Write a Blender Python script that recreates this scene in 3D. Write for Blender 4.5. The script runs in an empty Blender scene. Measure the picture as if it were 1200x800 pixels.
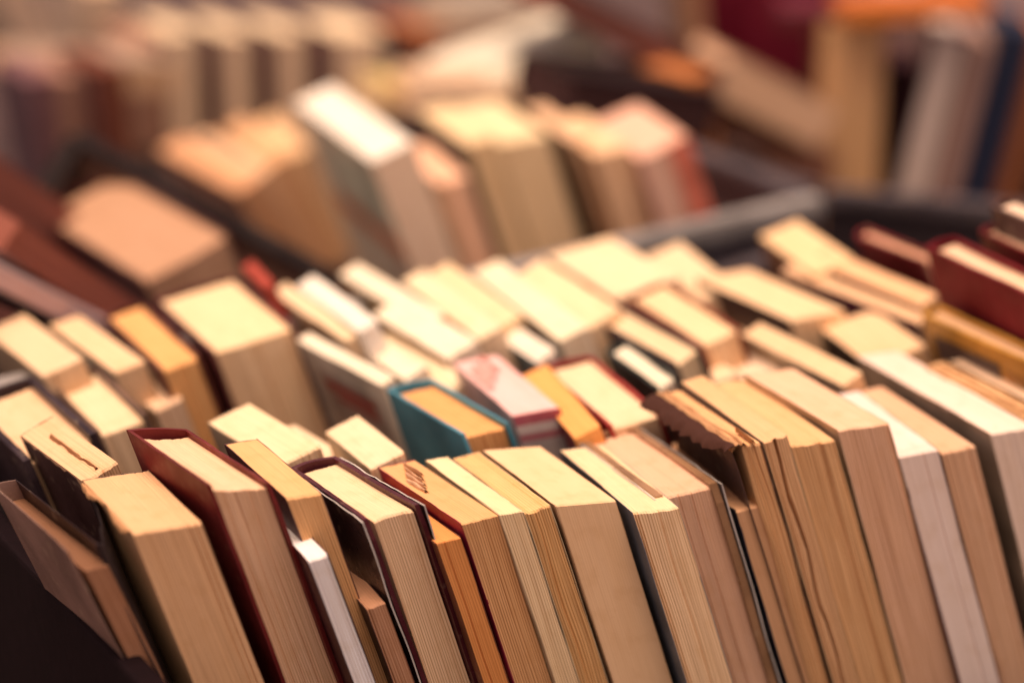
import bpy, math, random
from mathutils import Vector, Matrix, noise as mnoise
random.seed(7)
sc = bpy.context.scene
COL = sc.collection

# ------------------------------------------------------------------ survey of the photograph
# the photograph's camera: 85 mm lens, looking down 17.3 degrees, turned 23.6 degrees to the rows
F = 2833.0; PITCH = math.radians(17.3); PSI = math.radians(23.6); Z0 = F / 2200.0
Fh = Vector((math.sin(PSI), math.cos(PSI), 0)); RT = Vector((math.cos(PSI), -math.sin(PSI), 0))
FW = Fh * math.cos(PITCH) + Vector((0, 0, -math.sin(PITCH))); UP = RT.cross(FW)
def ray(p): return FW + RT * ((p[0] - 600) / F) + UP * ((400 - p[1]) / F)
CAM = -ray((650, 592)) * Z0
def on_z(p, z): d = ray(p); return CAM + d * ((z - CAM.z) / d.z)
def on_v(p, v): d = ray(p); return CAM + d * ((v - CAM.y) / d.y)
def at(p, dist): return CAM + ray(p) * dist
def on_plane(p, o, n): d = ray(p); return CAM + d * ((o - CAM).dot(n) / d.dot(n))

# ------------------------------------------------------------------ materials
def new_mat(name):
    m = bpy.data.materials.new(name); m.use_nodes = True
    nt = m.node_tree; b = nt.nodes['Principled BSDF']
    return m, nt, b
def N(nt, t, **kw):
    n = nt.nodes.new(t)
    for k, v in kw.items(): setattr(n, k, v)
    return n
def math_node(nt, op, a, b=None):
    n = N(nt, 'ShaderNodeMath', operation=op)
    for i, x in enumerate((a, b)):
        if x is None: continue
        if isinstance(x, (int, float)): n.inputs[i].default_value = x
        else: nt.links.new(x, n.inputs[i])
    return n.outputs[0]
def mixc(nt, fac, a, b, blend='MIX'):
    n = N(nt, 'ShaderNodeMix', data_type='RGBA', blend_type=blend)
    for i, x in ((0, fac), (6, a), (7, b)):
        if isinstance(x, (int, float)): n.inputs[i].default_value = x
        elif isinstance(x, tuple): n.inputs[i].default_value = (*x, 1) if len(x) == 3 else x
        else: nt.links.new(x, n.inputs[i])
    return n.outputs[2]
def ramp(nt, fac, p0, p1):
    n = N(nt, 'ShaderNodeMapRange'); n.inputs[1].default_value = p0; n.inputs[2].default_value = p1
    nt.links.new(fac, n.inputs[0]); return n.outputs[0]

_pm = {}
def paper_mat(col, contrast=0.5, seed=0.0):
    """page edges: fine strata of single leaves; uv.x = thickness in cm, uv.y = run along the page in cm"""
    col = (min(.86, col[0] * 1.06), min(.84, col[1] * .95), min(.8, col[2] * .92))
    key = (col, contrast, seed)
    if key in _pm: return _pm[key]
    m, nt, b = new_mat('paper'); L = nt.links.new
    uv = N(nt, 'ShaderNodeUVMap'); sep = N(nt, 'ShaderNodeSeparateXYZ'); L(uv.outputs[0], sep.inputs[0])
    def strata(fx, fy, off, det=2):
        c = N(nt, 'ShaderNodeCombineXYZ')
        L(math_node(nt, 'MULTIPLY', sep.outputs[0], fx), c.inputs[0]); L(math_node(nt, 'MULTIPLY', sep.outputs[1], fy), c.inputs[1])
        c.inputs[2].default_value = off + seed
        n = N(nt, 'ShaderNodeTexNoise'); n.inputs['Scale'].default_value = 1; n.inputs['Detail'].default_value = det
        L(c.outputs[0], n.inputs['Vector']); return n.outputs[0]
    fine = strata(16, .10, 3.1, 3); mid = strata(5.5, .05, 9.7); broad = strata(1.1, .15, 21.3)
    blot = strata(.9, .7, 40.0, 5); spots = strata(7, 7, 55.0, 2)
    dark = tuple(c * k for c, k in zip(col, (.56, .43, .34)))
    light = tuple(min(1, c * k) for c, k in zip(col, (1.08, 1.10, 1.15)))
    c1 = mixc(nt, math_node(nt, 'MULTIPLY', ramp(nt, fine, .52, .30), contrast * .75), light, dark)
    c2 = mixc(nt, math_node(nt, 'MULTIPLY', ramp(nt, mid, .46, .28), contrast * .4), c1, dark)
    ph = math_node(nt, 'ADD', math_node(nt, 'MULTIPLY', sep.outputs[0], 6.4), math_node(nt, 'MULTIPLY', strata(2.2, .04, 70.0), 1.0))
    ln = math_node(nt, 'ABSOLUTE', math_node(nt, 'SUBTRACT', math_node(nt, 'FRACT', ph), .5))
    lines = math_node(nt, 'MULTIPLY', ramp(nt, ln, .22, .03), math_node(nt, 'MULTIPLY', ramp(nt, strata(3.1, .12, 81.0), .22, .50), contrast * 2.0))
    c2 = mixc(nt, lines, c2, dark)
    tan = tuple(c * k for c, k in zip(col, (.86, .76, .62)))
    c3 = mixc(nt, math_node(nt, 'MULTIPLY', ramp(nt, broad, .40, .70), .22), c2, tan)
    c4 = mixc(nt, math_node(nt, 'MULTIPLY', ramp(nt, blot, .52, .78), .35), c3, tuple(c * k for c, k in zip(col, (.78, .66, .5))))
    c5 = mixc(nt, math_node(nt, 'MULTIPLY', ramp(nt, spots, .74, .80), .45), c4, dark)
    L(c5, b.inputs['Base Color']); b.inputs['Roughness'].default_value = .85
    b.inputs['Specular IOR Level'].default_value = .15
    bp = N(nt, 'ShaderNodeBump'); bp.inputs['Strength'].default_value = .22; bp.inputs['Distance'].default_value = .0005
    h = math_node(nt, 'ADD', fine, math_node(nt, 'MULTIPLY', mid, 1.5)); L(h, bp.inputs['Height']); L(bp.outputs[0], b.inputs['Normal'])
    _pm[key] = m; return m
_cm = {}
def cover_mat(col, rough=.45, wear=.5, name='cover_stock'):
    key = (col, rough, wear)
    if key in _cm: return _cm[key]
    m, nt, b = new_mat(name); L = nt.links.new
    tc = N(nt, 'ShaderNodeTexCoord')
    def nz(s, d): 
        n = N(nt, 'ShaderNodeTexNoise'); n.inputs['Scale'].default_value = s; n.inputs['Detail'].default_value = d
        L(tc.outputs['Object'], n.inputs['Vector']); return n.outputs[0]
    a, w, f = nz(22, 5), nz(95, 6), nz(900, 2)
    d = tuple(c * .68 for c in col); l = tuple(min(1, c * 1.15 + .012) for c in col)
    c1 = mixc(nt, ramp(nt, a, .35, .68), d, l)
    worn = tuple(min(.8, c * .6 + k) for c, k in zip(col, (.26, .21, .15)))
    c2 = mixc(nt, math_node(nt, 'MULTIPLY', ramp(nt, w, .60, .72), wear), c1, worn)
    L(c2, b.inputs['Base Color'])
    L(math_node(nt, 'ADD', math_node(nt, 'MULTIPLY', w, .35), rough - .17), b.inputs['Roughness'])
    b.inputs['Specular IOR Level'].default_value = .16
    bp = N(nt, 'ShaderNodeBump'); bp.inputs['Strength'].default_value = .25; bp.inputs['Distance'].default_value = .0005
    L(math_node(nt, 'ADD', f, math_node(nt, 'MULTIPLY', a, 2)), bp.inputs['Height']); L(bp.outputs[0], b.inputs['Normal'])
    _cm[key] = m; return m

# ------------------------------------------------------------------ mesh helpers
def link_mesh(name, verts, faces, mat, parent=None, uvs=None, smooth=False, mats=None, fmi=None):
    me = bpy.data.meshes.new(name); me.from_pydata([tuple(v) for v in verts], [], faces); me.materials.append(mat)
    if mats:
        for x in mats: me.materials.append(x)
    if fmi: me.polygons.foreach_set('material_index', fmi)
    if uvs:
        ul = me.uv_layers.new(name='UVMap')
        for lp in me.loops: ul.data[lp.index].uv = uvs[lp.vertex_index]
    if smooth: me.polygons.foreach_set('use_smooth', [True] * len(me.polygons))
    me.update()
    import bmesh
    bm = bmesh.new(); bm.from_mesh(me); bmesh.ops.recalc_face_normals(bm, faces=bm.faces); bm.to_mesh(me); bm.free()
    o = bpy.data.objects.new(name, me); COL.objects.link(o)
    if parent: o.parent = parent
    return o
def empty(name, loc, rz=0.0):
    o = bpy.data.objects.new(name, None); COL.objects.link(o); o.empty_display_size = .03
    o.location = loc; o.rotation_euler = (0, 0, rz); return o
def tag(o, label=None, cat=None, group=None, kind=None):
    for k, v in (('label', label), ('category', cat), ('group', group), ('kind', kind)):
        if v: o[k] = v
    return o
def box_vf(x0, x1, y0, y1, z0, z1, vs, fs):
    b = len(vs)
    for z in (z0, z1):
        for x, y in ((x0, y0), (x1, y0), (x1, y1), (x0, y1)): vs.append(Vector((x, y, z)))
    fs += [tuple(b + i for i in f) for f in ((0, 3, 2, 1), (4, 5, 6, 7), (0, 1, 5, 4), (1, 2, 6, 5), (2, 3, 7, 6), (3, 0, 4, 7))]

# ------------------------------------------------------------------ one book
# local (t, d, h): t across the thickness, d from fore-edge to spine, h up the page;
# P maps it into the book's frame, with the lean of a slumped row (lam) and the tilt of its head (alp)
def make_book(label, group, loc, yaw, th, W, H, alp, lam, kind='pb', paper=(.74, .58, .36), cover=(.5, .4, .3),
              contrast=.5, rough=.45, wear=.5, curve=0.0, flare=(0.0, 0.0), ragged=0.0, rag_left_only=False, over=.003, lod=1.0,
              free_rot=None, bend=0.0, name='book', jag=1.0, cover2=None, nocover=False, flat_curve=0.0, jacket=None, boardt=.0024, split=0, sink=0.0, headtone=(1.06, 1.05, 1.04), headc=.25, deco=None):
    rnd = random.Random(label)
    root = empty(name, loc, yaw)
    if free_rot is not None: root.rotation_euler = free_rot
    tag(root, label, 'book', group)
    ex = Vector((math.cos(alp), 0, math.sin(alp))); ez = Vector((-math.sin(lam), 0, math.cos(lam)))
    def P(t, d, h):
        # soft books sag and twist slightly
        s = bend * math.sin(math.pi * h / H) + bend * .6 * math.sin(math.pi * d / W)
        return ex * (t + s) + Vector((0, d, 0)) + ez * h
    so = rnd.random() * 100
    board = boardt if kind == 'hc' else .0005
    ov = over if kind == 'hc' else .0
    # ---- page block
    n = max(6, int((th - 2 * board) / .0007 * lod)); nf = max(5, int(H / .012 * lod)); nd = max(5, int(W / .01 * lod))
    t0, t1 = board, th - board
    f0 = ov; hb = ov; htop = H - ov - sink; dback = W - (.004 if kind == 'hc' else .0012)
    verts, uvs, faces = [], [], []
    rc = .0005 + .0008 * rnd.random()
    prof = [(0, hb + (htop - rc - hb) * i / nf, 0) for i in range(nf + 1)] + [(1, rc / W, 1)] + [(1, i / nd, 1) for i in range(1, nd + 1)]
    rows = len(prof) + 1
    gap = [0.0] * (n + 1); hj = [0.0] * (n + 1); w = 0; w2 = 0
    for i in range(n + 1):
        w = w * .72 + rnd.gauss(0, .00008) * jag; gap[i] = w + rnd.gauss(0, .00006) * jag
        w2 = w2 * .75 + rnd.gauss(0, .00007) * jag; hj[i] = w2 + rnd.gauss(0, .00006) * jag
        if rnd.random() < .05 * jag: gap[i] += .0007; hj[i] -= .0003
    for i in range(n + 1):
        a = i / n; t = t0 + (t1 - t0) * a
        cv = curve * math.sin(math.pi * a); fc = flat_curve * math.sin(math.pi * a)
        run = 0
        for (kd, q, _) in prof:
            if kd == 0:
                h = q; wav = .0005 * jag * mnoise.noise(Vector((t * 260, h * 16, so)))
                d = f0 + gap[i] + cv + wav
                hh = h + (hj[i] + fc if h > htop - rc - 1e-6 else 0)
                if split:
                    g_ = math.exp(-((a - .45) / .10) ** 2); tsp = .0030 * mnoise.noise(Vector((so, h * 30, 3))) + .0014 * mnoise.noise(Vector((so, h * 95, 3)))
                    t_w = tsp * g_; d += .006 * math.exp(-((a - .45) / .035) ** 2) * (1 if h > .02 else 0)
                else: t_w = 0
                tt = t + t_w + .0006 * jag * mnoise.noise(Vector((t * 120, h * 22, so + 5)))
                verts.append(P(tt, d, hh)); uvs.append((t * 100, h * 100 + so))
            else:
                d0 = f0 + gap[i] + cv; d = d0 + (dback - d0) * q
                wav = .0004 * jag * mnoise.noise(Vector((t * 200, d * 25, so + 9)))
                verts.append(P(t, d, htop + hj[i] * (1 - .3 * q) + wav + fc)); uvs.append((t * 100, (htop + d) * 100 + so))
        verts.append(P(t, dback, hb)); uvs.append((t * 100, (htop + W + H) * 100 + so))
    for i in range(n):
        for j in range(rows):
            k = (j + 1) % rows
            faces.append((i * rows + j, (i + 1) * rows + j, (i + 1) * rows + k, i * rows + k))
    faces.append(tuple(range(rows))); faces.append(tuple(n * rows + j for j in range(rows)))
    fmi = ([0] * nf + [1] * (rows - nf)) * n + [0, 0]
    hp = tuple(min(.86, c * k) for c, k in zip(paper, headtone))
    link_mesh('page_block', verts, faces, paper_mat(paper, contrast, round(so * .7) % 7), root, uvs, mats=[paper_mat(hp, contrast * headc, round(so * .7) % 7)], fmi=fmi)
    if nocover: return root
    # ---- covers
    cm = cover_mat(cover, rough, wear); cm2 = cover_mat(cover2, rough, wear) if cover2 else cm
    def sheet(side, name, mat):
        """one board: a slab with its own bend, worn corners and (for torn covers) a ragged head"""
        nx, nh = max(6, int(W / .006 * lod)), max(6, int(H / .012 * lod))
        fl = flare[0] if side < 0 else flare[1]
        vs, fs = [], []
        tb = 0.0 if side < 0 else th
        hs0 = 0.0; hs1 = H
        dmax = W - (.002 if kind == 'hc' else 0)
        for layer in (0, 1):
            for i in range(nx + 1):
                d = dmax * i / nx
                q = 1 - i / nx
                top = hs1 + .0005 * mnoise.noise(Vector((d * 140, so, side)))
                if ragged and (side < 0 or not rag_left_only):
                    rg = abs(mnoise.noise(Vector((d * 90, so, 2)))) + .6 * abs(mnoise.noise(Vector((d * 330, so, 4))))
                    top -= ragged * rg * (1.3 if i < nx * .5 else .8)
                for j in range(nh + 1):
                    h = hs0 + (top - hs0) * j / nh
                    out = fl * q * q * (.35 + .65 * j / nh) + .0006 * mnoise.noise(Vector((d * 30, h * 25, so + side)))
                    cr = .0016 if kind == 'hc' else .001
                    dd = d
                    if i == 0: dd += .0004 * mnoise.noise(Vector((h * 150, so, side + 7))) + (cr if j in (0, nh) else 0)
                    t = tb + side * (out + (0 if layer == 0 else 0)) + (-side) * (board * layer) 
                    vs.append(P(t - side * .0001, dd, h))
        S = (nx + 1) * (nh + 1)
        def ix(l, i, j): return l * S + i * (nh + 1) + j
        for l in (0, 1):
            for i in range(nx):
                for j in range(nh): fs.append((ix(l, i, j), ix(l, i + 1, j), ix(l, i + 1, j + 1), ix(l, i, j + 1)))
        for i in range(nx):
            for j in (0, nh): fs.append((ix(0, i, j), ix(0, i + 1, j), ix(1, i + 1, j), ix(1, i, j)))
        for j in range(nh):
            for i in (0, nx): fs.append((ix(0, i, j), ix(0, i, j + 1), ix(1, i, j + 1), ix(1, i, j)))
        return link_mesh(name, vs, fs, mat, root, smooth=False)
    sheet(-1, 'board' if kind == 'hc' else 'cover_panel', cm)
    sheet(1, 'board' if kind == 'hc' else 'cover_panel', cm2)
    # spine: a curved slab closing the back
    vs, fs = [], []; ns = 10; r = .0035 if kind == 'hc' else .0008
    tk = max(board, .0008)
    for layer in (0, 1):
        for i in range(ns + 1):
            a = i / ns; t = th * a; d = W + r * math.sin(math.pi * a) - tk * layer - .0008
            if layer: t = board * .6 + (th - 1.2 * board) * a
            for h in (0.0, H * .5, H): vs.append(P(t, d, h))
    S = (ns + 1) * 3
    for l in (0, 1):
        for i in range(ns):
            for j in (0, 1): b = l * S + i * 3 + j; fs.append((b, b + 3, b + 4, b + 1))
    for i in range(ns):
        for j in (0, 2): b = i * 3 + j; fs.append((b, b + 3, S + b + 3, S + b))
    for i in (0, ns):
        for j in (0, 1): b = i * 3 + j; fs.append((b, b + 1, S + b + 1, S + b))
    link_mesh('spine', vs, fs, cm, root, smooth=False)
    if jacket:
        jm = cover_mat(jacket, .3, .6, 'glossy_jacket')
        for side, fl in ((-1, flare[0]), (1, flare[1])):
            vs, fs, rim = [], [], []; nx, nh = 16, 20
            tb = 0 if side < 0 else th
            for i in range(nx + 1):
                d = -.0012 + (W - .002) * i / nx; q = 1 - i / nx
                for j in range(nh + 1):
                    h = (H - .0003) * j / nh + (.0011 * mnoise.noise(Vector((d * 110, so, side + 3))) if j == nh else 0)
                    out = fl * q * q * (.35 + .65 * j / nh) + .0006 * mnoise.noise(Vector((d * 30, h * 25, so + side))) + .0009 + .0006 * mnoise.noise(Vector((d * 60, h * 30, so + 31)))
                    vs.append(P(tb + side * out, d, h))
            S = len(vs)
            for v_ in list(vs): vs.append(v_ + Vector((side * .0009, 0, 0)))
            def q4(a, b, c, d_): fs.append((a, b, c, d_)); fs.append((S + a, S + b, S + c, S + d_))
            for i in range(nx):
                for j in range(nh): q4(i * (nh + 1) + j, (i + 1) * (nh + 1) + j, (i + 1) * (nh + 1) + j + 1, i * (nh + 1) + j + 1)
                b = i * (nh + 1) + nh; fs.append((b, b + nh + 1, S + b + nh + 1, S + b))
            rim = [0] * (2 * nx * nh)
            rim = []
            for i in range(nx): rim += [0] * (2 * nh) + [1]
            for j in range(nh): fs.append((j, j + 1, S + j + 1, S + j)); rim.append(1)
            link_mesh('dust_jacket', vs, fs, jm, root, smooth=False, mats=[cover_mat((.62, .57, .53), .5, .3, 'paper_edge')], fmi=rim)
    if deco: deco(root, P, th, W, H)
    return root

def side_patch(root, P, name, W, H, d0, d1, h0, h1, mat, lift=.0007, th=0.0, sgn=-1):
    # a printed panel on the left cover; d and h as fractions, h from the head downwards in metres
    vs, fs = [], []; nx, ny = 8, 8
    for lay in (0, 1):
        for i in range(nx + 1):
            for j in range(ny + 1):
                vs.append(P(th + sgn * (lift - lay * .0006), d0 + (d1 - d0) * i / nx, H - h0 - (h1 - h0) * j / ny))
    S = (nx + 1) * (ny + 1)
    for l in (0, 1):
        for i in range(nx):
            for j in range(ny): b = l * S + i * (ny + 1) + j; fs.append((b, b + ny + 1, b + ny + 2, b + 1))
    return link_mesh(name, vs, fs, mat, root)
def front_patch(root, P, name, t0, t1, H, h0, h1, mat, lift=.0016):
    vs, fs = [], []
    for d in (-lift, -lift + .001):
        for t, h in ((t0, H - h1), (t1, H - h1), (t1, H - h0), (t0, H - h0)): vs.append(P(t, d, h))
    fs = [(0, 1, 2, 3), (4, 5, 6, 7), (0, 1, 5, 4), (1, 2, 6, 5), (2, 3, 7, 6), (3, 0, 4, 7)]
    return link_mesh(name, vs, fs, mat, root)
def torn_flap(root, P, H, d0, d1, t0, reach, rise, mat, seed, name='torn_leaf', curl=1.2):
    # a torn leaf curling outwards over the head, ragged along its free edge
    vs, fs = [], []; nx, ns = 40, 9
    for lay in (0, 1):
        for i in range(nx + 1):
            d = d0 + (d1 - d0) * i / nx
            rr = reach * (.6 + .55 * mnoise.noise(Vector((d * 38, seed, 1))) + .18 * mnoise.noise(Vector((d * 170, seed, 2))) + .05 * mnoise.noise(Vector((d * 800, seed, 2))))
            rr = max(.0005, rr)
            for j in range(ns + 1):
                q = j / ns; a = curl * q
                t = t0 - rr * math.sin(a) / max(curl, .1) * 1.1
                h = H + rise * math.sin(math.pi * min(1, q * .8)) - rr * (1 - math.cos(a)) + .0012 * mnoise.noise(Vector((d * 90, q * 2, seed)))
                vs.append(P(t, d, h + (.0003 if lay else 0)))
    S = (nx + 1) * (ns + 1)
    for l in (0, 1):
        for i in range(nx):
            for j in range(ns): b = l * S + i * (ns + 1) + j; fs.append((b, b + ns + 1, b + ns + 2, b + 1))
    for i in range(nx):
        b = i * (ns + 1) + ns; fs.append((b, b + ns + 1, S + b + ns + 1, S + b))
    return link_mesh(name, vs, fs, mat, root)

FLOOR = -.19
REPORT = []
def placed(label, group, fl, fr, bl=None, v=None, z=None, W=None, yaw=None, lam=18.0, floor=FLOOR, H=None, wfix=None, almax=28, lamix=True, tmax=None, dist=None, **kw):
    """locate a book from three corners of its head as surveyed in the photograph"""
    if v is not None: z = on_v(fl, v).z
    if dist is not None: z = at(fl, dist).z
    A = on_z(fl, z)
    if bl is not None:
        Bk = on_z(bl, z); D = Bk - A; w = D.length; ya = math.atan2(-D.x, D.y)
        if W is None: W = w
        if yaw is None: yaw = max(-.16, min(.16, ya))
        else: yaw = math.radians(yaw)
    else:
        w = W; yaw = math.radians(yaw or 0)
    if wfix: W = wfix
    n = Vector((-math.sin(yaw), math.cos(yaw), 0)); tx = Vector((math.cos(yaw), math.sin(yaw), 0))
    Bq = on_plane(fr, A, n); T = Bq - A
    th = T.length; al = math.atan2(T.z, T.dot(tx))
    alc = max(math.radians(-10), min(math.radians(almax), al))
    if tmax: th = min(th, tmax)
    la = math.radians(lam)
    if lamix and alc > 0: la = la * .6 + max(la, alc) * .4
    Hh = H if H else (z - floor) / math.cos(la)
    ez = Vector((-math.sin(la), 0, math.cos(la))); ez = tx * ez.x + Vector((0, 0, ez.z))
    base = A - ez * Hh
    REPORT.append('%-60s z%.3f u%.3f v%.3f th%.3f W%.3f (w%.3f) al%.0f yaw%.0f' % (label[:60], z, A.x, A.y, th, W, w, math.degrees(al), math.degrees(yaw)))
    return make_book(label, group, base, yaw, th, W, Hh, alc, la, **kw)

# decorations of single books
def deco_print(root, P, th, W, H):
    side_patch(root, P, 'printed_panel', W, H, W * .14, W * .84, .016, .09, cover_mat((.46, .33, .27), .5, .3))
    rd = cover_mat((.42, .06, .05), .5, .2)
    side_patch(root, P, 'title_band', W, H, W * .20, W * .76, .020, .027, rd, .0013)
    side_patch(root, P, 'title_band', W, H, W * .20, W * .66, .030, .034, rd, .0013)
    side_patch(root, P, 'picture', W, H, W * .18, W * .80, .038, .08, cover_mat((.42, .33, .27), .5, .9), .0013)
def deco_stripes(root, P, th, W, H):
    for a, b, c in ((0, .007, (.42, .10, .13)), (.007, .013, (.62, .50, .46)), (.013, .018, (.45, .16, .18)), (.018, .032, (.48, .40, .38)), (.032, .05, (.60, .42, .36)), (.05, .12, (.40, .14, .14))):
        front_patch(root, P, 'spine_band', 0, th, H, a, b, cover_mat(c, .4, .2))
    for k in range(3):
        torn_flap(root, P, H + .0005 * k, W * (.45 + .12 * k), W * (.80 + .08 * k), th * (.25 + .22 * k), .010, .004, paper_mat((.82, .46, .42), .2, 2.0 + k), 17.0 + k, name='crumpled_leaf', curl=1.7)
def deco_orange(root, P, th, W, H):
    side_patch(root, P, 'orange_band', W, H, .002, W * .85, .075, .092, cover_mat((.84, .30, .11), .5, .1))
    side_patch(root, P, 'pale_panel', W, H, .004, W * .7, .018, .066, cover_mat((.74, .78, .58), .5, .2))
def deco_salmon(root, P, th, W, H):
    front_patch(root, P, 'salmon_cover_wrap', th * .58, th, H, -.001, H * .9, cover_mat((.72, .20, .13), .5, .1), .002)
def deco_split_head(root, P, th, W, H):
    torn_flap(root, P, H, W * .05, W * .75, th * .55, .004, .0015, paper_mat((.40, .24, .13), .4, 4.0), 33.0, curl=1.0)
    # the torn dark cover bulges over the fore-edge of this book
    front_patch(root, P, 'torn_cover', -.001, th * .98, H, .006, H * .9, cover_mat((.05, .02, .02), .6, .25), .0035)
def deco_ochre(root, P, th, W, H):
    side_patch(root, P, 'picture', W, H, W * .50, W * .94, .012, .05, cover_mat((.09, .055, .05), .35, .5))
    side_patch(root, P, 'picture', W, H, W * .56, W * .70, .020, .045, cover_mat((.30, .24, .22), .35, .8), .0013)
    side_patch(root, P, 'printed_panel', W, H, W * .06, W * .46, .014, .05, cover_mat((.42, .20, .05), .35, .7))
    for i in range(4): side_patch(root, P, 'text_line', W, H, W * .10, W * (.42 - .03 * i), .018 + .008 * i, .021 + .008 * i, cover_mat((.42, .26, .10), .4, .2), .0013)
def deco_frayed(root, P, th, W, H):
    for k, (t0, rc, rs, c) in enumerate(((-.0012, .022, .0015, (.085, .045, .038)), (.0005, .012, .0015, (.60, .42, .25)), (.001, .008, .0025, (.72, .54, .32)), (.004, .006, .0025, (.74, .56, .34)))):
        torn_flap(root, P, H, -.0005, W * .97, t0, rc, rs, paper_mat(c, .4, 1.0 + k), 3.3 + 7 * k, curl=.95 + .1 * k)
    pass
    torn_flap(root, P, H, -.001, .02, th * .7, .004, .004, paper_mat((.66, .46, .26), .5, 5.0), 91.0)
def deco_crumple(root, P, th, W, H):
    for k in range(4):
        torn_flap(root, P, H + .0006 * k, W * (.50 + .06 * k), W * (.72 + .06 * k), th * (.30 + .10 * k), .009 - .001 * k, .005, paper_mat((.80, .62, .42), .3, 2.0 + k), 11.0 + k, curl=2.4)
def deco_torn_tan(root, P, th, W, H):
    for k in range(1):
        torn_flap(root, P, H, .001, W * .9, th * (.02 + .4 * k), .006, .002, paper_mat((.72, .52, .30), .4, 2.0 + k), 51.0 + 5 * k)
def deco_crinkle(root, P, th, W, H):
    for k in range(3):
        torn_flap(root, P, H, 0, W * .95, th * (.15 + .33 * k), .0035, .0018, paper_mat((.70, .50, .28), .5, 3.0 + k), 71.0 + 5 * k, curl=1.6)
CREAM = (.78, .62, .40); WHITE = (.84, .76, .60); TAN = (.66, .46, .26); ORANGE = (.72, .40, .15); BROWN = (.48, .31, .18)
PINK = (.66, .46, .34); GOLD = (.72, .52, .28); GREY = (.60, .54, .47)
c_dark = (.022, .012, .016); c_red = (.15, .014, .014); c_wine = (.10, .010, .022); c_mag = (.28, .015, .05)
c_slate = (.15, .165, .20); c_cream = (.55, .42, .27); c_blue = (.07, .25, .34); c_brown = (.16, .07, .03); c_white = (.68, .62, .52)

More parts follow.
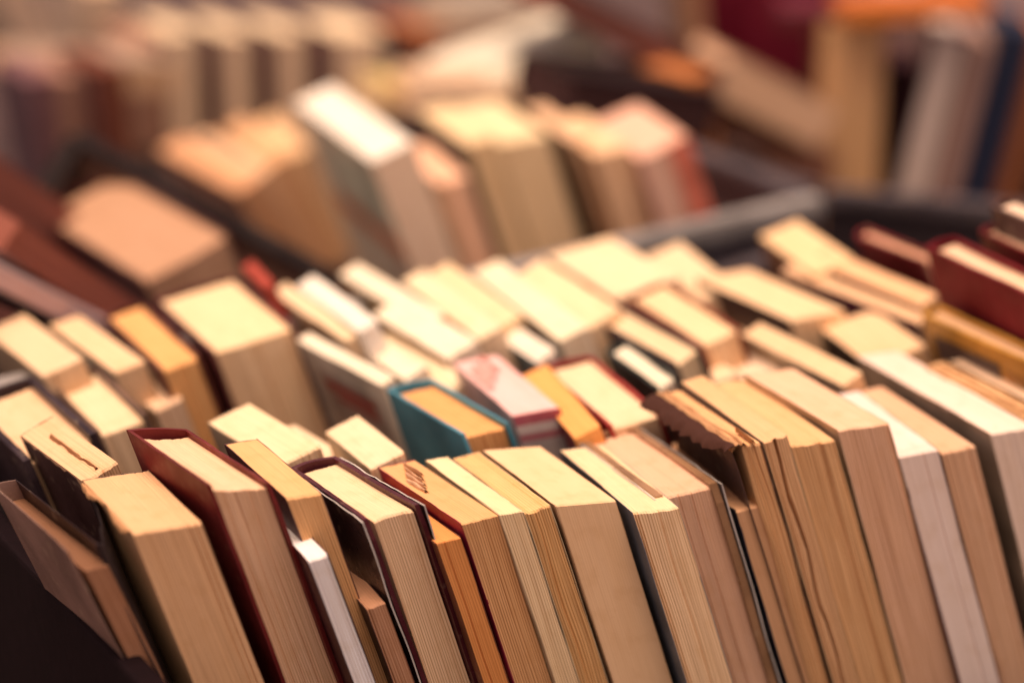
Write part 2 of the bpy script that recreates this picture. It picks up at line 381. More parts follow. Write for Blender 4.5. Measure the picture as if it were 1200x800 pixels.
G1 = 'old books in the front row of the crate'
R1 = [
 ('dusty low paperback with worn mauve-brown cover at the dark left end of front row', (86, 646), (117, 639), (-8, 579), dict(v=-.004, sink=.012, paper=(.34, .19, .11), cover=(.26, .16, .13), cover2=(.03, .012, .012), wear=.8, wfix=.11, lam=22, boardt=.0012, contrast=.3, headtone=(.6, .6, .6), flare=(.003, 0))),  # headtone darkens the head: shade between neighbouring books put into the paper colour
 ('thick tan paperback with a torn black cover hanging loose on its left side', (154, 625), (237, 612), (95, 562), dict(deco=deco_torn_tan, v=0, paper=TAN, cover=(.036, .024, .028), ragged=.018, rag_left_only=True, cover2=(.2, .1, .06), wear=.35, jag=.8, flare=(.020, 0), contrast=.3)),
 ('tall dark red cloth hardcover with curved cream head, near left end of front row', (243, 569), (317, 573), (147, 503), dict(v=0, kind='hc', paper=(.74, .55, .36), cover=c_red, curve=.0025, flat_curve=-.0015, over=.004, wear=.3, rough=.5)),
 ('slim paperback with orange-tan page edges right of the tall dark red hardcover', (335, 584), (377, 577), (262, 520), dict(v=.012, paper=(.70, .46, .22), cover=(.10, .035, .04))),
 ('thin low book with white page edges sticking out beside the dark red hardcover', (360, 657), (385, 649), (318, 612), dict(v=-.012, paper=(.78, .84, .92), cover=(.07, .012, .02), contrast=.3, wfix=.10)),
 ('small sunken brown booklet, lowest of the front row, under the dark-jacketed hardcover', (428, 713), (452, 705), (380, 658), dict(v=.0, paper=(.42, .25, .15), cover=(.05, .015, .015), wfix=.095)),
 ('hardcover in a scuffed black and silver jacket with red-lined boards and cream head', (434, 608), (491, 592), (338, 548), dict(jacket=(.05, .022, .02), v=0, kind='hc', paper=CREAM, cover=(.075, .010, .016), wear=.4, rough=.3, boardt=.0028, curve=.002, flare=(.004, .001), over=.004)),
 ('sunken book with a deep orange head and fore-edge beside the magenta cover', (511, 637), (540, 629), (440, 585), dict(v=.0, paper=(.66, .31, .10), cover=(.22, .08, .04), contrast=.25, wfix=.095)),
 ('brown-edged paperback with a bright magenta left cover and a crumpled head corner', (540, 614), (584, 603), (443, 548), dict(deco=deco_crumple, v=0, paper=(.66, .42, .20), cover=c_mag, cover2=(.3, .2, .1), wear=.25, contrast=.65, jag=1.3)),
 ('pale cream paperback with no cover left, wedged beside the brown-edged magenta one', (585, 603), (613, 598), (497, 539), dict(v=0, paper=(.82, .68, .42), cover=c_cream, wear=.2, contrast=.45)),
 ('coverless paperback with loose ragged brown leaves, left of the wide plain one', (614, 601), (646, 592), (530, 537), dict(v=.001, paper=(.70, .48, .22), cover=(.66, .50, .30), jag=2.6, contrast=.85)),
 ('wide plain cream paperback with a smooth unlined fore-edge, in the middle of the front row', (650, 592), (722, 586), (564, 527), dict(v=0, paper=(.76, .57, .34), cover=(.30, .18, .10), contrast=.08, jag=.3)),
 ('pale paperback with a slate grey left cover sticking out beside the wide plain one', (741, 601), (796, 594), (655, 527), dict(v=-.010, paper=(.80, .64, .40), cover=c_slate, contrast=.5, wear=.2, curve=-.001)),
 ('mid brown hardcover in tan jacket with rounded grey right board, beside the slate cover', (769, 583), (842, 566), (676, 514), dict(jacket=(.20, .17, .17), v=.004, kind='hc', paper=(.66, .46, .31), cover=(.34, .19, .10), boardt=.0045, cover2=(.34, .19, .10), contrast=.35, wear=.3, rough=.3, over=.0025)),
 ('lower plain brown book tucked beneath the torn burnt-looking paperback', (862, 599), (896, 590), (790, 545), dict(v=.002, paper=(.56, .36, .20), cover=(.03, .03, .05), contrast=.12, wfix=.11, jag=.5)),
 ('frayed paperback with a torn curling cover and ragged dark edges along its head', (868, 523), (893, 519), (774, 459), dict(deco=deco_frayed, v=0, paper=(.70, .47, .24), cover=(.085, .042, .034), ragged=.006, rag_left_only=True, wear=.6, jag=3.2, contrast=.75, flare=(.006, 0))),
 ('tan paperback touching the frayed one, with a wavy split down its fore-edge', (894, 518), (923, 510), (797, 447), dict(split=1, v=0, paper=(.68, .47, .26), cover=(.5, .34, .2), jag=1.5, contrast=.6)),
 ('brown-lined paperback with coarse page bundles, left of the square cream-topped one', (926, 523), (979, 516), (826, 450), dict(v=.0, paper=(.70, .48, .25), cover=(.42, .28, .15), jag=1.6, contrast=.8)),
 ('square-topped pinkish cream paperback with evenly ruled fore-edge, tall in the front row', (981, 504), (1042, 496), (868, 436), dict(v=0, paper=(.74, .53, .36), cover=(.46, .33, .22), contrast=.8, jag=.9, wfix=.11)),
 ('grey-white paperback with smooth pale fore-edge and a dark red spine side', (1052, 535), (1099, 526), (968, 470), dict(v=0, paper=(.74, .68, .62), cover=(.12, .03, .04), contrast=.15, jag=.4, wfix=.11)),
 ('dark-sided tan paperback between two grey-white ones near the right edge', (1102, 531), (1143, 522), (990, 457), dict(v=0, paper=(.64, .45, .29), cover=(.07, .03, .03), contrast=.35, wfix=.115)),
 ('tall paperback with a cream-white cover wrapping over its head near the right edge', (1160, 508), (1212, 500), (1003, 417), dict(v=.0, paper=(.76, .68, .58), cover=(.50, .38, .27), contrast=.3, jag=.6)),
 ('tan paperback with a crinkled torn head strip at the far right of the front row', (1208, 497), (1240, 490), (1050, 416), dict(deco=deco_crinkle, v=.004, paper=(.66, .48, .26), cover=(.35, .22, .12), jag=3.0, contrast=.8, W=.12)),
 ('pale thin paperback cut off by the right edge of the photo in the front row', (1244, 490), (1290, 482), (1092, 412), dict(v=.006, paper=(.74, .60, .42), cover=(.6, .5, .36), W=.12)),
]
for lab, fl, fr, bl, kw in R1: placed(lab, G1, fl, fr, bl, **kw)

G2 = 'old books in the second row of the crate'
R2 = [
 ('cream hardcover with a charcoal binding standing behind the torn black-covered book', (28, 541), (114, 508), (-43, 470), dict(z=.0, kind='hc', paper=(.72, .54, .34), cover=(.035, .02, .026), boardt=.0042, over=.006)),
 ('tattered tan paperback with a split head leaning over the leftmost front book', (98, 566), (138, 541), (14, 512), dict(z=.012, paper=(.70, .50, .30), cover=(.05, .02, .02), ragged=.010, jag=1.6, deco=deco_split_head, floor=-.19)),
 ('pale cream hardcover in thin grey-brown boards, second from the left behind the front row', (112, 507), (174, 486), (54, 447), dict(z=-.01, kind='hc', paper=(.78, .64, .42), cover=(.13, .075, .055), boardt=.003, over=.005)),
 ('cream block of pages at the left edge, behind the charcoal hardcover', (50, 442), (98, 420), (-22, 384), dict(z=0, paper=(.72, .58, .38), cover=(.4, .3, .2))),
 ('light tan paperback next to the left-edge cream block', (133, 436), (170, 423), (57, 381), dict(z=0, paper=(.76, .58, .36), cover=(.5, .42, .3))),
 ('hardcover with orange-brown page edges and dark brown boards behind the tall red hardcover', (187, 434), (235, 416), (121, 370), dict(z=0, kind='hc', paper=(.70, .42, .17), cover=(.12, .03, .02), over=.002, contrast=.2)),
 ('very thick hardcover with a broad cream head and wine-red board, left of the printed cover', (247, 412), (345, 382), (181, 351), dict(z=0, kind='hc', paper=(.80, .63, .39), cover=(.13, .03, .03), over=.002, contrast=.25, curve=-.002)),
 ('white paperback showing a printed cover with a brown panel and red title lines', (447, 452), (462, 441), (337, 401), dict(deco=deco_print, z=.0, paper=WHITE, cover=c_white, wear=.15, contrast=.3)),
 ('broad cream paperback low behind the slim orange-tan one', (325, 547), (376, 522), (238, 496), dict(z=0, paper=(.80, .66, .43), cover=(.55, .42, .28))),
 ('small cream paperback low behind the black and silver jacket', (433, 550), (474, 529), (380, 506), dict(z=-.004, paper=(.80, .66, .45), cover=(.5, .38, .25))),
 ('teal blue hardcover with orange page edges standing behind the front row', (542, 510), (598, 496), (452, 456), dict(z=.004, kind='hc', paper=(.68, .38, .15), cover=c_blue, over=.004, contrast=.2, wear=.2)),
 ('pale pink paperback with red and grey striped fore-edge beside the teal hardcover', (600, 487), (655, 477), (530, 425), dict(deco=deco_stripes, z=0, paper=(.82, .56, .51), cover=(.72, .46, .43), contrast=.2, headtone=(1.05, 1.0, 1.05), wear=.1)),
 ('bright orange-edged book squeezed between the pink paperback and the red hardcover', (672, 514), (704, 497), (612, 430), dict(z=-.004, paper=(.76, .40, .13), cover=(.25, .02, .02), contrast=.2, wfix=.12)),
 ('hardcover with a bright red binding line round its cream head, behind the brown hardcover', (714, 500), (776, 484), (634, 430), dict(z=0, kind='hc', paper=(.80, .64, .42), cover=(.30, .025, .02), over=.003)),
 ('slim book with greenish-white head and dark green boards, right of the red-bound hardcover', (768, 455), (793, 436), (708, 412), dict(z=.004, kind='hc', paper=(.80, .78, .62), cover=(.03, .035, .03), over=.003)),
 ('dull cream book with rounded dark brown board end, behind the frayed paperback', (790, 428), (816, 398), (690, 372), dict(z=.0, kind='hc', paper=(.74, .64, .42), cover=(.05, .02, .025), over=.003, contrast=.25)),
 ('small white-cornered paperback wedged behind the square-topped one', (986, 452), (1010, 436), (868, 392), dict(z=0, paper=(.74, .58, .36), cover=(.4, .3, .2))),
 ('short cream book with a black left cover, behind the cream-white wrapped paperback', (1018, 428), (1086, 404), (959, 384), dict(z=-.01, paper=(.74, .56, .34), cover=c_dark, wear=.1)),
]
for lab, fl, fr, bl, kw in R2: placed(lab, G2, fl, fr, bl, **kw)

G3 = 'old books in the third row of the crate'
R3 = [
 ('short bright white book lit strongly, behind the printed cover', (420, 389), (438, 370), (347, 335), dict(z=.008, paper=(.86, .82, .74), cover=(.8, .76, .66), wear=.1, contrast=.15)),
 ('long cream paperback along the left of the short bright white book', (474, 446), (500, 428), (316, 340), dict(z=-.012, paper=WHITE, cover=(.6, .5, .36), contrast=.25, W=.13)),
 ('white-topped paperback in the bright middle of the third row', (497, 383), (518, 364), (397, 322), dict(z=0, paper=WHITE, cover=(.5, .36, .2), contrast=.2)),
 ('cream paperback above a thin brown shadow line in the third row', (522, 421), (560, 398), (435, 368), dict(z=-.005, paper=WHITE, cover=(.24, .12, .05), contrast=.2)),
 ('cream paperback leaning right of the white-topped one in the third row', (560, 398), (588, 381), (470, 330), dict(z=0, paper=(.82, .70, .48), cover=(.5, .38, .24), contrast=.25)),
 ('dull yellow paperback beneath the second crate, third row', (585, 385), (612, 368), (500, 322), dict(z=0, paper=(.76, .66, .42), cover=(.3, .2, .12), contrast=.3)),
 ('book with a pale teal cover stripe, just behind the pink paperback', (628, 425), (650, 408), (560, 382), dict(z=-.008, paper=(.78, .76, .64), cover=(.16, .24, .26), contrast=.2)),
 ('long white paperback running towards the red-lined one in the third row', (655, 400), (690, 382), (552, 320), dict(z=0, paper=(.84, .74, .54), cover=(.55, .42, .3), contrast=.2)),
 ('cream paperback with a red cover corner below the second crate rim', (690, 385), (725, 358), (600, 325), dict(z=.0, paper=(.82, .66, .42), cover=(.30, .03, .03), contrast=.2)),
 ('orange-lined book with cream head beside the rounded dark board', (822, 406), (868, 384), (735, 349), dict(z=0, kind='hc', paper=(.80, .62, .38), cover=(.24, .06, .03), over=.002, contrast=.2)),
 ('large cream book with a broad head below the metal rail', (718, 350), (797, 325), (640, 300), dict(z=0, paper=(.80, .66, .44), cover=(.32, .16, .08), contrast=.2)),
 ('cream paperback right of the large broad-topped one below the metal rail', (818, 352), (860, 334), (760, 300), dict(z=-.01, paper=(.78, .64, .42), cover=(.4, .26, .16), contrast=.2)),
 ('wide tan paperback with a dark-spotted left cover, right of the rail end', (926, 376), (990, 364), (815, 326), dict(z=0, paper=(.76, .60, .37), cover=(.08, .05, .05), contrast=.25)),
 ('cream paperback with rounded head corner highest at the right end of the rail', (952, 322), (1000, 302), (897, 276), dict(z=.01, paper=(.78, .60, .35), cover=(.3, .15, .08), contrast=.2)),
 ('long plum-covered book with a tan head, lowest in front of the stacked red one', (1076, 380), (1086, 366), (925, 322), dict(z=.004, paper=(.70, .52, .32), cover=(.14, .02, .05), contrast=.2, W=.15)),
 ('tan paperback with a reddish head corner leaning on the plum-covered book', (1078, 360), (1096, 340), (970, 314), dict(z=.012, paper=(.72, .50, .29), cover=(.3, .12, .06), contrast=.2, W=.13)),
 ('dark red-bound book with pinkish head behind the right end of the third row', (1082, 308), (1092, 291), (1002, 276), dict(z=.03, kind='hc', paper=(.64, .42, .28), cover=(.16, .015, .02), over=.002, contrast=.2)),
 ('narrow cream paperback just left of the short bright white book', (404, 400), (422, 388), (318, 342), dict(z=.0, paper=(.80, .66, .44), cover=(.55, .42, .28), contrast=.2)),
 ('narrow pale paperback between the very thick hardcover and the printed cover', (352, 428), (372, 415), (300, 372), dict(z=-.02, paper=(.76, .62, .44), cover=(.5, .38, .26), contrast=.2, W=.12)),
 ('cream paperback tucked between the printed cover and the teal hardcover', (520, 462), (548, 445), (440, 398), dict(z=-.018, paper=(.82, .70, .48), cover=(.55, .44, .3), contrast=.2)),
 ('low cream paperback between the broad low one and the small low cream one', (384, 560), (428, 546), (294, 512), dict(z=-.022, paper=(.78, .66, .46), cover=(.55, .44, .3), contrast=.3)),
 ('low tan paperback behind the pale hardcover in grey-brown boards', (182, 482), (214, 466), (108, 430), dict(z=-.024, paper=(.70, .54, .36), cover=(.42, .3, .2), contrast=.3)),
 ('low buff paperback between the dull cream book and the square-topped one', (832, 452), (868, 436), (735, 402), dict(z=-.02, paper=(.76, .62, .42), cover=(.5, .38, .24), contrast=.3)),
 ('low greyish cream paperback behind the square-topped one', (905, 470), (940, 452), (830, 415), dict(z=-.02, paper=(.74, .64, .48), cover=(.46, .38, .28), contrast=.3)),
 ('low yellowed paperback behind the teal hardcover', (560, 428), (596, 412), (480, 388), dict(z=-.02, paper=(.80, .66, .42), cover=(.5, .36, .2), contrast=.2)),
 ('low cream paperback between the pale teal stripe and the orange-lined book', (735, 420), (765, 402), (655, 372), dict(z=-.03, paper=(.78, .64, .42), cover=(.5, .36, .22), contrast=.2)),
 ('low tan paperback between the orange-lined book and the wide tan one', (880, 412), (912, 398), (800, 362), dict(z=-.03, paper=(.72, .54, .32), cover=(.4, .26, .16), contrast=.2)),
]
for lab, fl, fr, bl, kw in R3: placed(lab, G3, fl, fr, bl, **kw)

# row 1 goes on to the right with taller books that show their left covers
RS = [
 ('ochre-covered book with a dark picture on its cover, below the red hardcover at right', (1262, 452), (1284, 440), (1079, 367), dict(v=.0, kind='hc', paper=(.62, .46, .28), cover=(.52, .27, .05), over=.003, rough=.3, wear=.2, deco=deco_ochre, floor=FLOOR)),
 ('red hardcover with an upright red cover face and cream head, at the right edge', (1268, 376), (1305, 362), (1084, 289), dict(v=.0, kind='hc', paper=(.70, .55, .38), cover=(.17, .006, .014), over=.004, rough=.6, wear=.04)),
 ('second red-bound hardcover directly behind the upright red one at the right edge', (1318, 352), (1345, 342), (1146, 270), dict(v=.0, kind='hc', paper=(.66, .50, .34), cover=(.17, .012, .014), over=.003, wear=.15)),
 ('book with a silvery brown worn cover, topmost at the right edge', (1335, 315), (1365, 302), (1160, 241), dict(v=.0, kind='hc', paper=(.76, .66, .52), cover=(.14, .08, .07), over=.003, wear=.9)),
]
for lab, fl, fr, bl, kw in RS: placed(lab, G1, fl, fr, bl, **kw)

# the big open-boarded volume and its neighbours, left
G4 = 'old books at the left end behind the second row'
placed('thick dark-bound book with a wide cream head standing in an open dark box', G4, (164, 328), (268, 272), (42, 250), dist=1.80, kind='hc', paper=(.45, .30, .19), headtone=(1, 1, 1), cover=(.08, .02, .02), over=.004, almax=36, lam=24, contrast=.12, wear=.1, curve=-.004)
placed('thin book with a red head end, left of the bright white third-row book', G4, (308, 338), (318, 326), (272, 300), dist=1.64, paper=(.34, .07, .05), cover=(.26, .03, .028), W=.06, contrast=.1)

def free_book(label, group, c, dist, th, W, H, yaw=0, roll=0, pitch=0, **kw):
    R = Matrix.Rotation(math.radians(yaw), 3, 'Z') @ Matrix.Rotation(math.radians(pitch), 3, 'X') @ Matrix.Rotation(math.radians(-roll), 3, 'Y')
    loc = at(c, dist) - R @ Vector((th / 2, W / 2, H / 2))
    if abs(roll) < 16 and not pitch:
        dn = (loc.z - FLOOR) / math.cos(math.radians(roll)); loc = loc - R @ Vector((0, 0, dn)); H += dn
    REPORT.append('FREE %-50s z %.3f x %.2f y %.2f' % (label[:50], min((R @ Vector((a, b_, c_)) + loc).z for a in (0, th) for b_ in (0, W) for c_ in (0, H)), loc.x, loc.y))
    return make_book(label, group, loc, 0, th, W, H, 0, 0, free_rot=R.to_euler(), lod=.5, **kw)
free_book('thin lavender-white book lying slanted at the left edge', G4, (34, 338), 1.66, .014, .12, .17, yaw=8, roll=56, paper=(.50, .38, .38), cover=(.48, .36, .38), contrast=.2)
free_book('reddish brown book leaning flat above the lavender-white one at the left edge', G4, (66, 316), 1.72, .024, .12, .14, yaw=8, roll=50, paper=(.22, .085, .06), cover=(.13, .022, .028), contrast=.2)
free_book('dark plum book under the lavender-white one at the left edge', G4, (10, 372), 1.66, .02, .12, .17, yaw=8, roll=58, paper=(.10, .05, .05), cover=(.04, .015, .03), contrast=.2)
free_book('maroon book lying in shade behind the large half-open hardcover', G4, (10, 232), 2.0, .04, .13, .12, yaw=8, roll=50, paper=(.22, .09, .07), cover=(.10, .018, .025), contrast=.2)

# second crate, behind
G5 = 'old books in the second crate'
KZ = .07
R5 = [
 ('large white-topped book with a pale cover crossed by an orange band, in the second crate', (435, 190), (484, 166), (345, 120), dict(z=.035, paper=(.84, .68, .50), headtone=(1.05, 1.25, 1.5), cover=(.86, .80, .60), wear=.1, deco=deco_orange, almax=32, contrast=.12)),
 ('brown book leaning at the left end of the second crate', (276, 226), (306, 208), (132, 146), dict(z=-.06, W=.2, paper=(.58, .36, .20), cover=(.32, .17, .11), lam=30)),
 ('narrow buff book between the leaning brown one and its tan neighbour in the second crate', (300, 206), (316, 197), (190, 140), dict(z=-.07, W=.18, paper=(.72, .54, .34), cover=(.30, .17, .11), lam=26)),
 ('tan-topped book second from the left end of the second crate', (312, 196), (338, 178), (232, 128), dict(z=-.075, W=.18, paper=(.66, .44, .24), cover=(.30, .16, .10), lam=24)),
 ('cream-topped book just left of the large white-topped one', (338, 186), (362, 170), (272, 114), dict(z=-.075, W=.17, paper=(.74, .56, .32), cover=(.28, .14, .10), lam=20)),
 ('short pinkish book right of the large white-topped one', (513, 216), (548, 206), (460, 170), dict(z=-.01, W=.14, paper=(.76, .52, .36), cover=(.6, .4, .3), contrast=.2)),
 ('yellowish book with a black left cover in the middle of the second crate', (546, 170), (580, 160), (484, 128), dict(z=.02, W=.14, paper=(.80, .66, .40), cover=(.04, .03, .035), wear=.1)),
 ('thick pale yellow book in the middle of the second crate', (583, 168), (642, 158), (505, 112), dict(z=.02, W=.15, paper=(.82, .68, .42), cover=(.5, .4, .26), contrast=.3)),
 ('tan book with a brown left cover, right of the thick pale yellow one', (668, 166), (692, 160), (606, 122), dict(z=.02, W=.14, paper=(.72, .54, .34), cover=(.15, .07, .03), wear=.1)),
 ('tan cream-topped book left of the pink book in the second crate', (694, 182), (738, 172), (630, 132), dict(z=.015, W=.14, paper=(.78, .58, .36), cover=(.30, .14, .06), contrast=.3)),
 ('pinkish book with a salmon red right cover, last in the second crate', (748, 186), (806, 160), (676, 128), dict(z=.015, W=.14, paper=(.72, .50, .38), cover=(.34, .10, .07), cover2=(.70, .20, .13), contrast=.2, wear=.1, deco=deco_salmon)),
]
for lab, fl, fr, bl, kw in R5: placed(lab, G5, fl, fr, bl, lod=.6, **kw)

# far stalls
G6 = 'books on the stalls far behind'
xs = [(196, 230), (260, 292), (324, 357), (392, 450)]
nm = ['leftmost of four upright blurred fore-edges at the far left', 'second upright fore-edge from the left at the far left', 'third upright fore-edge from the left at the far left', 'broadest and rightmost upright fore-edge at the far left']
for (a, b), l in zip(xs, nm):
    placed('far tan book, ' + l, G6, (a, 42), (b, 38), (a - 30, 12), dist=2.9, W=.14, yaw=2, lam=-1, paper=(.84, .68, .46), cover=(.14, .05, .06), lod=.4, contrast=.2, wear=.1)
placed('rust-brown book next to the broadest upright fore-edge far behind', G6, (482, 40), (520, 36), (440, 10), dist=3.0, W=.14, yaw=4, lam=2, paper=(.34, .13, .05), cover=(.05, .02, .03), lod=.4, contrast=.2, wear=.1)
placed('dark grey book left of the four upright fore-edges far behind', G6, (150, 54), (190, 50), (110, 20), dist=2.9, W=.14, yaw=2, lam=0, paper=(.36, .22, .15), cover=(.10, .06, .07), lod=.4, contrast=.2)
free_book('tan book lying flat in the upper left corner area', G6, (95, 80), 2.75, .035, .13, .18, yaw=4, roll=84, paper=(.62, .44, .26), cover=(.4, .28, .2), contrast=.2)
free_book('pale grey-cream book leaning in the upper left corner', G6, (20, 40), 3.0, .05, .13, .18, yaw=10, roll=25, paper=(.58, .48, .36), cover=(.42, .36, .28), contrast=.2)
free_book('short cream book standing near the upper left corner', G6, (95, 40), 3.15, .06, .13, .14, yaw=10, roll=-6, paper=(.66, .54, .38), cover=(.4, .3, .24), contrast=.2)
free_book('dusky purple book low at the far left', G6, (36, 132), 2.6, .03, .13, .10, yaw=4, roll=8, paper=(.16, .09, .10), cover=(.09, .05, .07), contrast=.2)
free_book('mauve-brown book low at the far left beside the dusky purple one', G6, (72, 132), 2.6, .04, .13, .10, yaw=4, roll=2, paper=(.32, .20, .15), cover=(.2, .11, .09), contrast=.2)
free_book('dark brown book low at the far left, in front of the dark grey one', G6, (112, 124), 2.55, .03, .13, .10, yaw=4, roll=4, paper=(.14, .05, .03), cover=(.09, .03, .03), contrast=.2)
free_book('white book lying with its leaves spread, far behind the second crate', G6, (604, 84), 2.5, .05, .15, .165, yaw=-14, roll=108, pitch=3, paper=(.86, .80, .62), cover=(.86, .80, .64), contrast=.1, curve=-.01, wear=.1)
free_book('pale book behind the spread white one at the top of the photo', G6, (580, 18), 3.2, .05, .14, .17, yaw=6, roll=88, paper=(.60, .50, .36), cover=(.46, .40, .32), contrast=.1, wear=.1)
free_book('yellow-topped small book in front of the spread white one', G6, (472, 110), 2.45, .025, .10, .07, yaw=-6, roll=78, paper=(.70, .56, .30), cover=(.62, .48, .18), contrast=.1, wear=.1)
free_book('cream book lying between the small yellow-topped one and the spread white one', G6, (532, 108), 2.4, .03, .12, .10, yaw=-10, roll=84, paper=(.76, .60, .40), cover=(.66, .46, .30), contrast=.1, wear=.1)
free_book('dark brown hardcover slanting down across the top middle', G6, (712, 30), 2.45, .03, .16, .21, yaw=-4, roll=62, kind='hc', paper=(.22, .10, .08), cover=(.13, .05, .05), contrast=.2)
free_book('black book under the slanting dark brown hardcover', G6, (722, 112), 2.35, .05, .14, .16, yaw=-4, roll=80, kind='hc', paper=(.05, .025, .025), cover=(.02, .01, .012), contrast=.2, wear=.05)
free_book('small orange-brown book left of the far right crate', G6, (782, 140), 2.40, .03, .12, .11, yaw=10, roll=8, paper=(.44, .18, .06), cover=(.30, .10, .03), contrast=.2, wear=.1)
free_book('tan upright book at the left end of the far right crate', G6, (808, 66), 2.72, .024, .12, .20, yaw=-18, roll=6, paper=(.38, .22, .13), cover=(.26, .14, .08), contrast=.2)
G7 = 'books in the far right crate'
free_book('burgundy book showing its broad cover, far right crate', G7, (890, 36), 2.70, .03, .165, .18, yaw=60, roll=2, kind='hc', paper=(.6, .4, .25), cover=(.16, .004, .022), contrast=.2, wear=.05)
free_book('cream book slumped sideways under the burgundy one', G7, (888, 108), 2.50, .045, .12, .13, yaw=-12, roll=62, paper=(.70, .52, .34), cover=(.34, .18, .11), contrast=.2)
free_book('brown book lying in shade below the slumped cream one', G7, (880, 160), 2.55, .04, .12, .15, yaw=-12, roll=66, paper=(.36, .19, .12), cover=(.22, .10, .07), contrast=.2)
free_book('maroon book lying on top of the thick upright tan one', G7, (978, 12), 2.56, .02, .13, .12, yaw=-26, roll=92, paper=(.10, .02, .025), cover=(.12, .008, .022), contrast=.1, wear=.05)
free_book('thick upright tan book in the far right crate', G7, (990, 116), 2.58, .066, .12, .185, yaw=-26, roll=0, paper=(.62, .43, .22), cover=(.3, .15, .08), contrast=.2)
free_book('dark book beside the thick upright tan one in the far right crate', G7, (1046, 140), 2.64, .032, .12, .14, yaw=-26, roll=-3, paper=(.04, .012, .018), headtone=(1, 1, 1), cover=(.03, .012, .016), contrast=.1, wear=.05)  # fills a dark gap between books; the gap's shade is its near-black colour
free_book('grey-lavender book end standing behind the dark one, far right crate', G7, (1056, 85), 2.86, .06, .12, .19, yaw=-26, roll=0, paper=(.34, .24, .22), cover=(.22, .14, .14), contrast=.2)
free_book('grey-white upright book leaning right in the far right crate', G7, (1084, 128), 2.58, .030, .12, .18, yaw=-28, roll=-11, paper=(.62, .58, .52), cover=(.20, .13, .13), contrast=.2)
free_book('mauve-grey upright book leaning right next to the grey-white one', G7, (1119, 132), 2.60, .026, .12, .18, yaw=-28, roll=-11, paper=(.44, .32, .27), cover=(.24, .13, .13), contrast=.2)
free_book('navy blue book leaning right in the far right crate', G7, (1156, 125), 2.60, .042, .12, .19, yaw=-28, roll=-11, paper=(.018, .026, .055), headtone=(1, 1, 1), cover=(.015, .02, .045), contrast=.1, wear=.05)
free_book('rust-brown book leaning right at the right edge of the far right crate', G7, (1193, 130), 2.62, .024, .12, .19, yaw=-28, roll=-11, paper=(.34, .14, .06), cover=(.16, .06, .03), contrast=.2)
free_book('orange book lying flat along the top of the far right crate', G7, (1066, 6), 2.5, .018, .08, .15, yaw=-20, roll=92, paper=(.62, .22, .04), cover=(.66, .17, .03), contrast=.1, wear=.1)
free_book('worn grey book lying at the top right corner', G7, (1185, 16), 2.75, .03, .13, .16, yaw=2, roll=105, paper=(.24, .17, .16), cover=(.14, .09, .09), contrast=.2)

# ------------------------------------------------------------------ crates, table, ground
def wood_mat(col, name, rough=.6):
    m, nt, b = new_mat(name); L = nt.links.new
    tc = N(nt, 'ShaderNodeTexCoord'); mp = N(nt, 'ShaderNodeMapping'); mp.inputs['Scale'].default_value = (6, 60, 60); L(tc.outputs['Object'], mp.inputs[0])
    n = N(nt, 'ShaderNodeTexNoise'); n.inputs['Scale'].default_value = 1.5; n.inputs['Detail'].default_value = 6; L(mp.outputs[0], n.inputs['Vector'])
    L(mixc(nt, n.outputs[0], tuple(c * .6 for c in col), tuple(c * 1.4 for c in col)), b.inputs['Base Color']); b.inputs['Roughness'].default_value = rough
    bp = N(nt, 'ShaderNodeBump'); bp.inputs['Strength'].default_value = .3; bp.inputs['Distance'].default_value = .001; L(n.outputs[0], bp.inputs['Height']); L(bp.outputs[0], b.inputs['Normal'])
    return m
def beam(name, a, b, w, h, mat, parent, up=Vector((0, 0, 1)), bev=.003):
    """a straight bar from a to b (top centre line), w wide, h deep"""
    import bmesh
    d = (b - a).normalized(); s = d.cross(up).normalized(); u = s.cross(d)
    vs = []
    for p in (a, b):
        for i, j in ((-.5, 0), (.5, 0), (.5, -1), (-.5, -1)): vs.append(p + s * (w * i) + u * (h * j))
    fs = [(0, 1, 2, 3), (4, 5, 6, 7), (0, 1, 5, 4), (1, 2, 6, 5), (2, 3, 7, 6), (3, 0, 4, 7)]
    if parent: vs = [v - parent.location for v in vs]
    o = link_mesh(name, vs, fs, mat, parent)
    bm = bmesh.new(); bm.from_mesh(o.data); bmesh.ops.bevel(bm, geom=list(bm.edges), offset=min(bev, w * .3, h * .3), segments=2, affect='EDGES', profile=.6); bm.to_mesh(o.data); bm.free()
    return o
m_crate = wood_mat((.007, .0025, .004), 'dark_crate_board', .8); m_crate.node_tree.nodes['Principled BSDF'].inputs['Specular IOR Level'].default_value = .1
m_rail = cover_mat((.32, .30, .29), .4, .2, 'grey_plastic'); m_rail2 = cover_mat((.085, .07, .08), .4, .3, 'grey_plastic')

bc, br, bl_ = on_z((88, 156), .03), on_z((392, 322), -.045), on_z((26, 272), -.03)
t = empty('open_box', (bc.x, bc.y, FLOOR)); tag(t, 'open dark box whose black rim slants down around the thick wide-headed book', 'box')
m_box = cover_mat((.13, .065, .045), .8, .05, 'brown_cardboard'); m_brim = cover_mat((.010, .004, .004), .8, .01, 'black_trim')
bd = (br - bc).normalized()
dz = Vector((0, 0, -.0085))
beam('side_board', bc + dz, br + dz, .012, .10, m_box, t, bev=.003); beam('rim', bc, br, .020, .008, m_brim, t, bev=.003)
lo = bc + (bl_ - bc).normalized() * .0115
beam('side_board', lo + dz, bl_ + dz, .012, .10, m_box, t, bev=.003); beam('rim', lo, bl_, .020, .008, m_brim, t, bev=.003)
beam('floor_board', Vector((bc.x - .01, bc.y - .14, FLOOR + .004)), Vector((bc.x + .17, bc.y - .14, FLOOR + .004)), .26, .006, m_box, t)
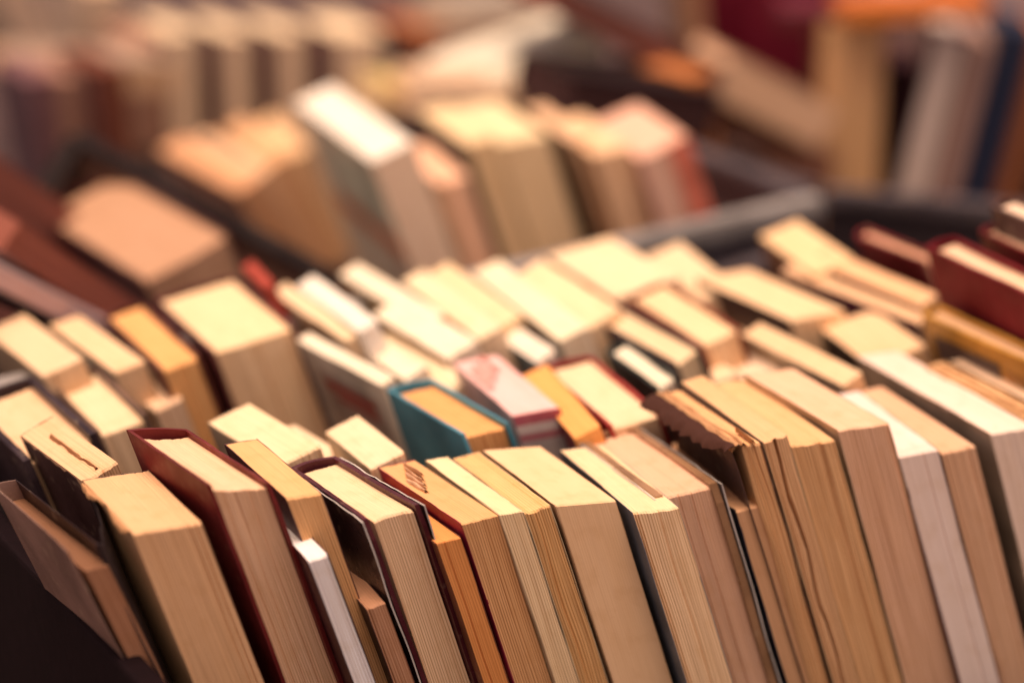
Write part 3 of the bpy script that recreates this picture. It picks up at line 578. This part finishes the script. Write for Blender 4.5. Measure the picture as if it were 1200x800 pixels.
def dark_box(label, x0, x1, y0, y1, top):
    t = empty('cardboard_box', ((x0 + x1) / 2, (y0 + y1) / 2, FLOOR)); tag(t, label, 'box')
    m = cover_mat((.05, .024, .022), .8, .05, 'dark_cardboard'); ym = (y0 + y1) / 2
    beam('box_body', Vector((x0, ym, top - .003)), Vector((x1, ym, top - .003)), y1 - y0, top - .003 - FLOOR - .002, m, t, bev=.004)
    beam('lid_flap', Vector((x0 + .002, y0 + (ym - y0) * .5, top)), Vector((x1 - .002, y0 + (ym - y0) * .5, top)), (ym - y0) - .002, .0028, m, t, bev=.001)
    beam('lid_flap', Vector((x0 + .002, y1 - (ym - y0) * .5, top)), Vector((x1 - .002, y1 - (ym - y0) * .5, top)), (ym - y0) - .002, .0028, m, t, bev=.001)
dark_box('dark box under the slanted reddish and lavender books at the left edge', -.24, -.02, .47, .64, -.072)
dark_box('dark box under the loose pile of pale and black books far behind', .38, .68, .98, 1.26, -.07)
dark_box('dark box under the worn grey book in the top right corner', 1.08, 1.34, 1.12, 1.32, -.034)
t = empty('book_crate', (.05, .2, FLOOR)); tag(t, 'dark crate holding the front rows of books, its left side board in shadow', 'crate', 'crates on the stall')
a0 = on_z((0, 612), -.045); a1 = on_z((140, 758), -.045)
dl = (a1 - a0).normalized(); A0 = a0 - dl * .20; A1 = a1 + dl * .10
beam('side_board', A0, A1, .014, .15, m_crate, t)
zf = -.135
beam('front_board', Vector((A1.x - .01, -.10, zf)), Vector((.62, -.10, zf)), .012, .07, m_crate, t)  # unseen from the camera; set well forward to keep low light off lower fore-edges
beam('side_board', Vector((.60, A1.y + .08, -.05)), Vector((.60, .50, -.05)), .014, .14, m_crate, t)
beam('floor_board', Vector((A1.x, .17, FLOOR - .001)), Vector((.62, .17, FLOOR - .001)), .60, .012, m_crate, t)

k1, k2, k3 = on_z((560, 317), -.01), on_z((958, 226), -.01), on_z((800, 166), -.01)
t = empty('plastic_tray', (k2.x - .2, k2.y + .2, FLOOR)); tag(t, 'grey plastic tray with a pale rim holding the second row of blurred books', 'crate', 'crates on the stall')
fd = (k1 - k2).normalized()
beam('rim', k2, k1 + fd * .45, .020, .020, m_rail, t, bev=.006)
beam('front_board', k2 + Vector((0, .004, -.0195)), k1 + fd * .45 + Vector((0, .004, -.0195)), .012, .14, m_rail2, t)
sd = (k3 - k2).normalized()
beam('rim', k2 + sd * .014, k3 + sd * .12, .020, .020, m_rail2, t, bev=.006)
beam('side_board', k2 + sd * .014 + Vector((0, 0, -.0205)), k3 + sd * .12 + Vector((0, 0, -.0205)), .011, .138, m_rail2, t)
k4, k5 = on_z((868, 308), -.04), on_z((925, 288), -.04)
t = empty('metal_strip', ((k4 + k5) / 2)); tag(t, 'short grey strip below the tray rim, behind the wide tan paperback', 'rail')
beam('strip', k4 + (k4 - k5).normalized() * .05, k5 + (k5 - k4).normalized() * .03, .018, .016, m_rail2, t, bev=.005)
r1, r2 = on_z((968, 218), -.06), on_z((1260, 246), -.06)
t = empty('plastic_tray', ((r1 + r2) / 2).to_tuple()[:2] + (FLOOR,)); tag(t, 'dark grey tray at the far right holding the upright navy and tan books', 'crate', 'crates on the stall')
beam('rim', r1, r2, .020, .018, m_rail2, t, bev=.005)
beam('front_board', r1 + Vector((0, .004, -.0185)), r2 + Vector((0, .004, -.0185)), .012, .11, wood_mat((.02, .012, .016), 'dark_tray'), t)
r3 = r1 + Vector((-.10, .45, 0))
beam('side_board', r1 + (r3 - r1).normalized() * .012, r3, .012, .12, m_rail2, t)

t = empty('stall_table', (.4, 1.2, -.93)); tag(t, 'long dark stall table under the crates of books', 'table')
m_tab = wood_mat((.07, .035, .03), 'stained_table_wood')
beam('tabletop', Vector((-1.6, 1.35, -.206)), Vector((2.6, 1.35, -.206)), 3.4, .03, m_tab, t)
for x in (-1.5, 2.5):
    for y in (-.25, 2.95):
        beam('leg', Vector((x, y, -.237)), Vector((x, y, -.93)), .05, .05, m_tab, t, up=Vector((0, 1, 0)))
m, nt, b = new_mat('trodden_ground'); tcn = N(nt, 'ShaderNodeTexNoise'); tcn.inputs['Scale'].default_value = 40
nt.links.new(mixc(nt, tcn.outputs[0], (.05, .03, .03), (.10, .065, .055)), b.inputs['Base Color'])
g = link_mesh('ground', [(-60, -60, -.93), (60, -60, -.93), (60, 60, -.93), (-60, 60, -.93)], [(0, 1, 2, 3)], m); tag(g, kind='structure')

# ------------------------------------------------------------------ world, sun, camera
def build_light():
    w = bpy.data.worlds.new('World'); sc.world = w; w.use_nodes = True; nt = w.node_tree
    bg = nt.nodes['Background']; sky = N(nt, 'ShaderNodeTexSky', sky_type='NISHITA', sun_disc=False)
    el, az = math.radians(78), math.radians(235)
    sky.sun_elevation = el; sky.sun_rotation = az; sky.dust_density = 4; sky.air_density = 1.0
    tint = mixc(nt, 1.0, sky.outputs[0], (1.0, .62, .43), 'MULTIPLY')
    nt.links.new(tint, bg.inputs[0]); bg.inputs[1].default_value = .125
    l = bpy.data.lights.new('sun', 'SUN'); l.energy = 1.5; l.angle = math.radians(40); l.color = (1, .86, .68)
    o = bpy.data.objects.new('sun', l); COL.objects.link(o)
    d = Vector((math.sin(az) * math.cos(el), math.cos(az) * math.cos(el), math.sin(el)))
    o.rotation_euler = d.to_track_quat('Z', 'Y').to_euler(); o.location = d * 5
    c = bpy.data.cameras.new('camera'); c.lens = 85; c.sensor_width = 36; c.sensor_fit = 'HORIZONTAL'; c.clip_end = 200; c.clip_start = .05
    co = bpy.data.objects.new('camera', c); COL.objects.link(co)
    M = Matrix((RT, UP, -FW)).transposed().to_4x4(); M.translation = CAM; co.matrix_world = M
    c.dof.use_dof = True; c.dof.focus_distance = Z0 + .005; c.dof.aperture_fstop = 2.2; c.dof.aperture_blades = 0
    sc.camera = co
    sc.view_settings.view_transform = 'Standard'; sc.view_settings.look = 'None'; sc.view_settings.exposure = 0.86
build_light()
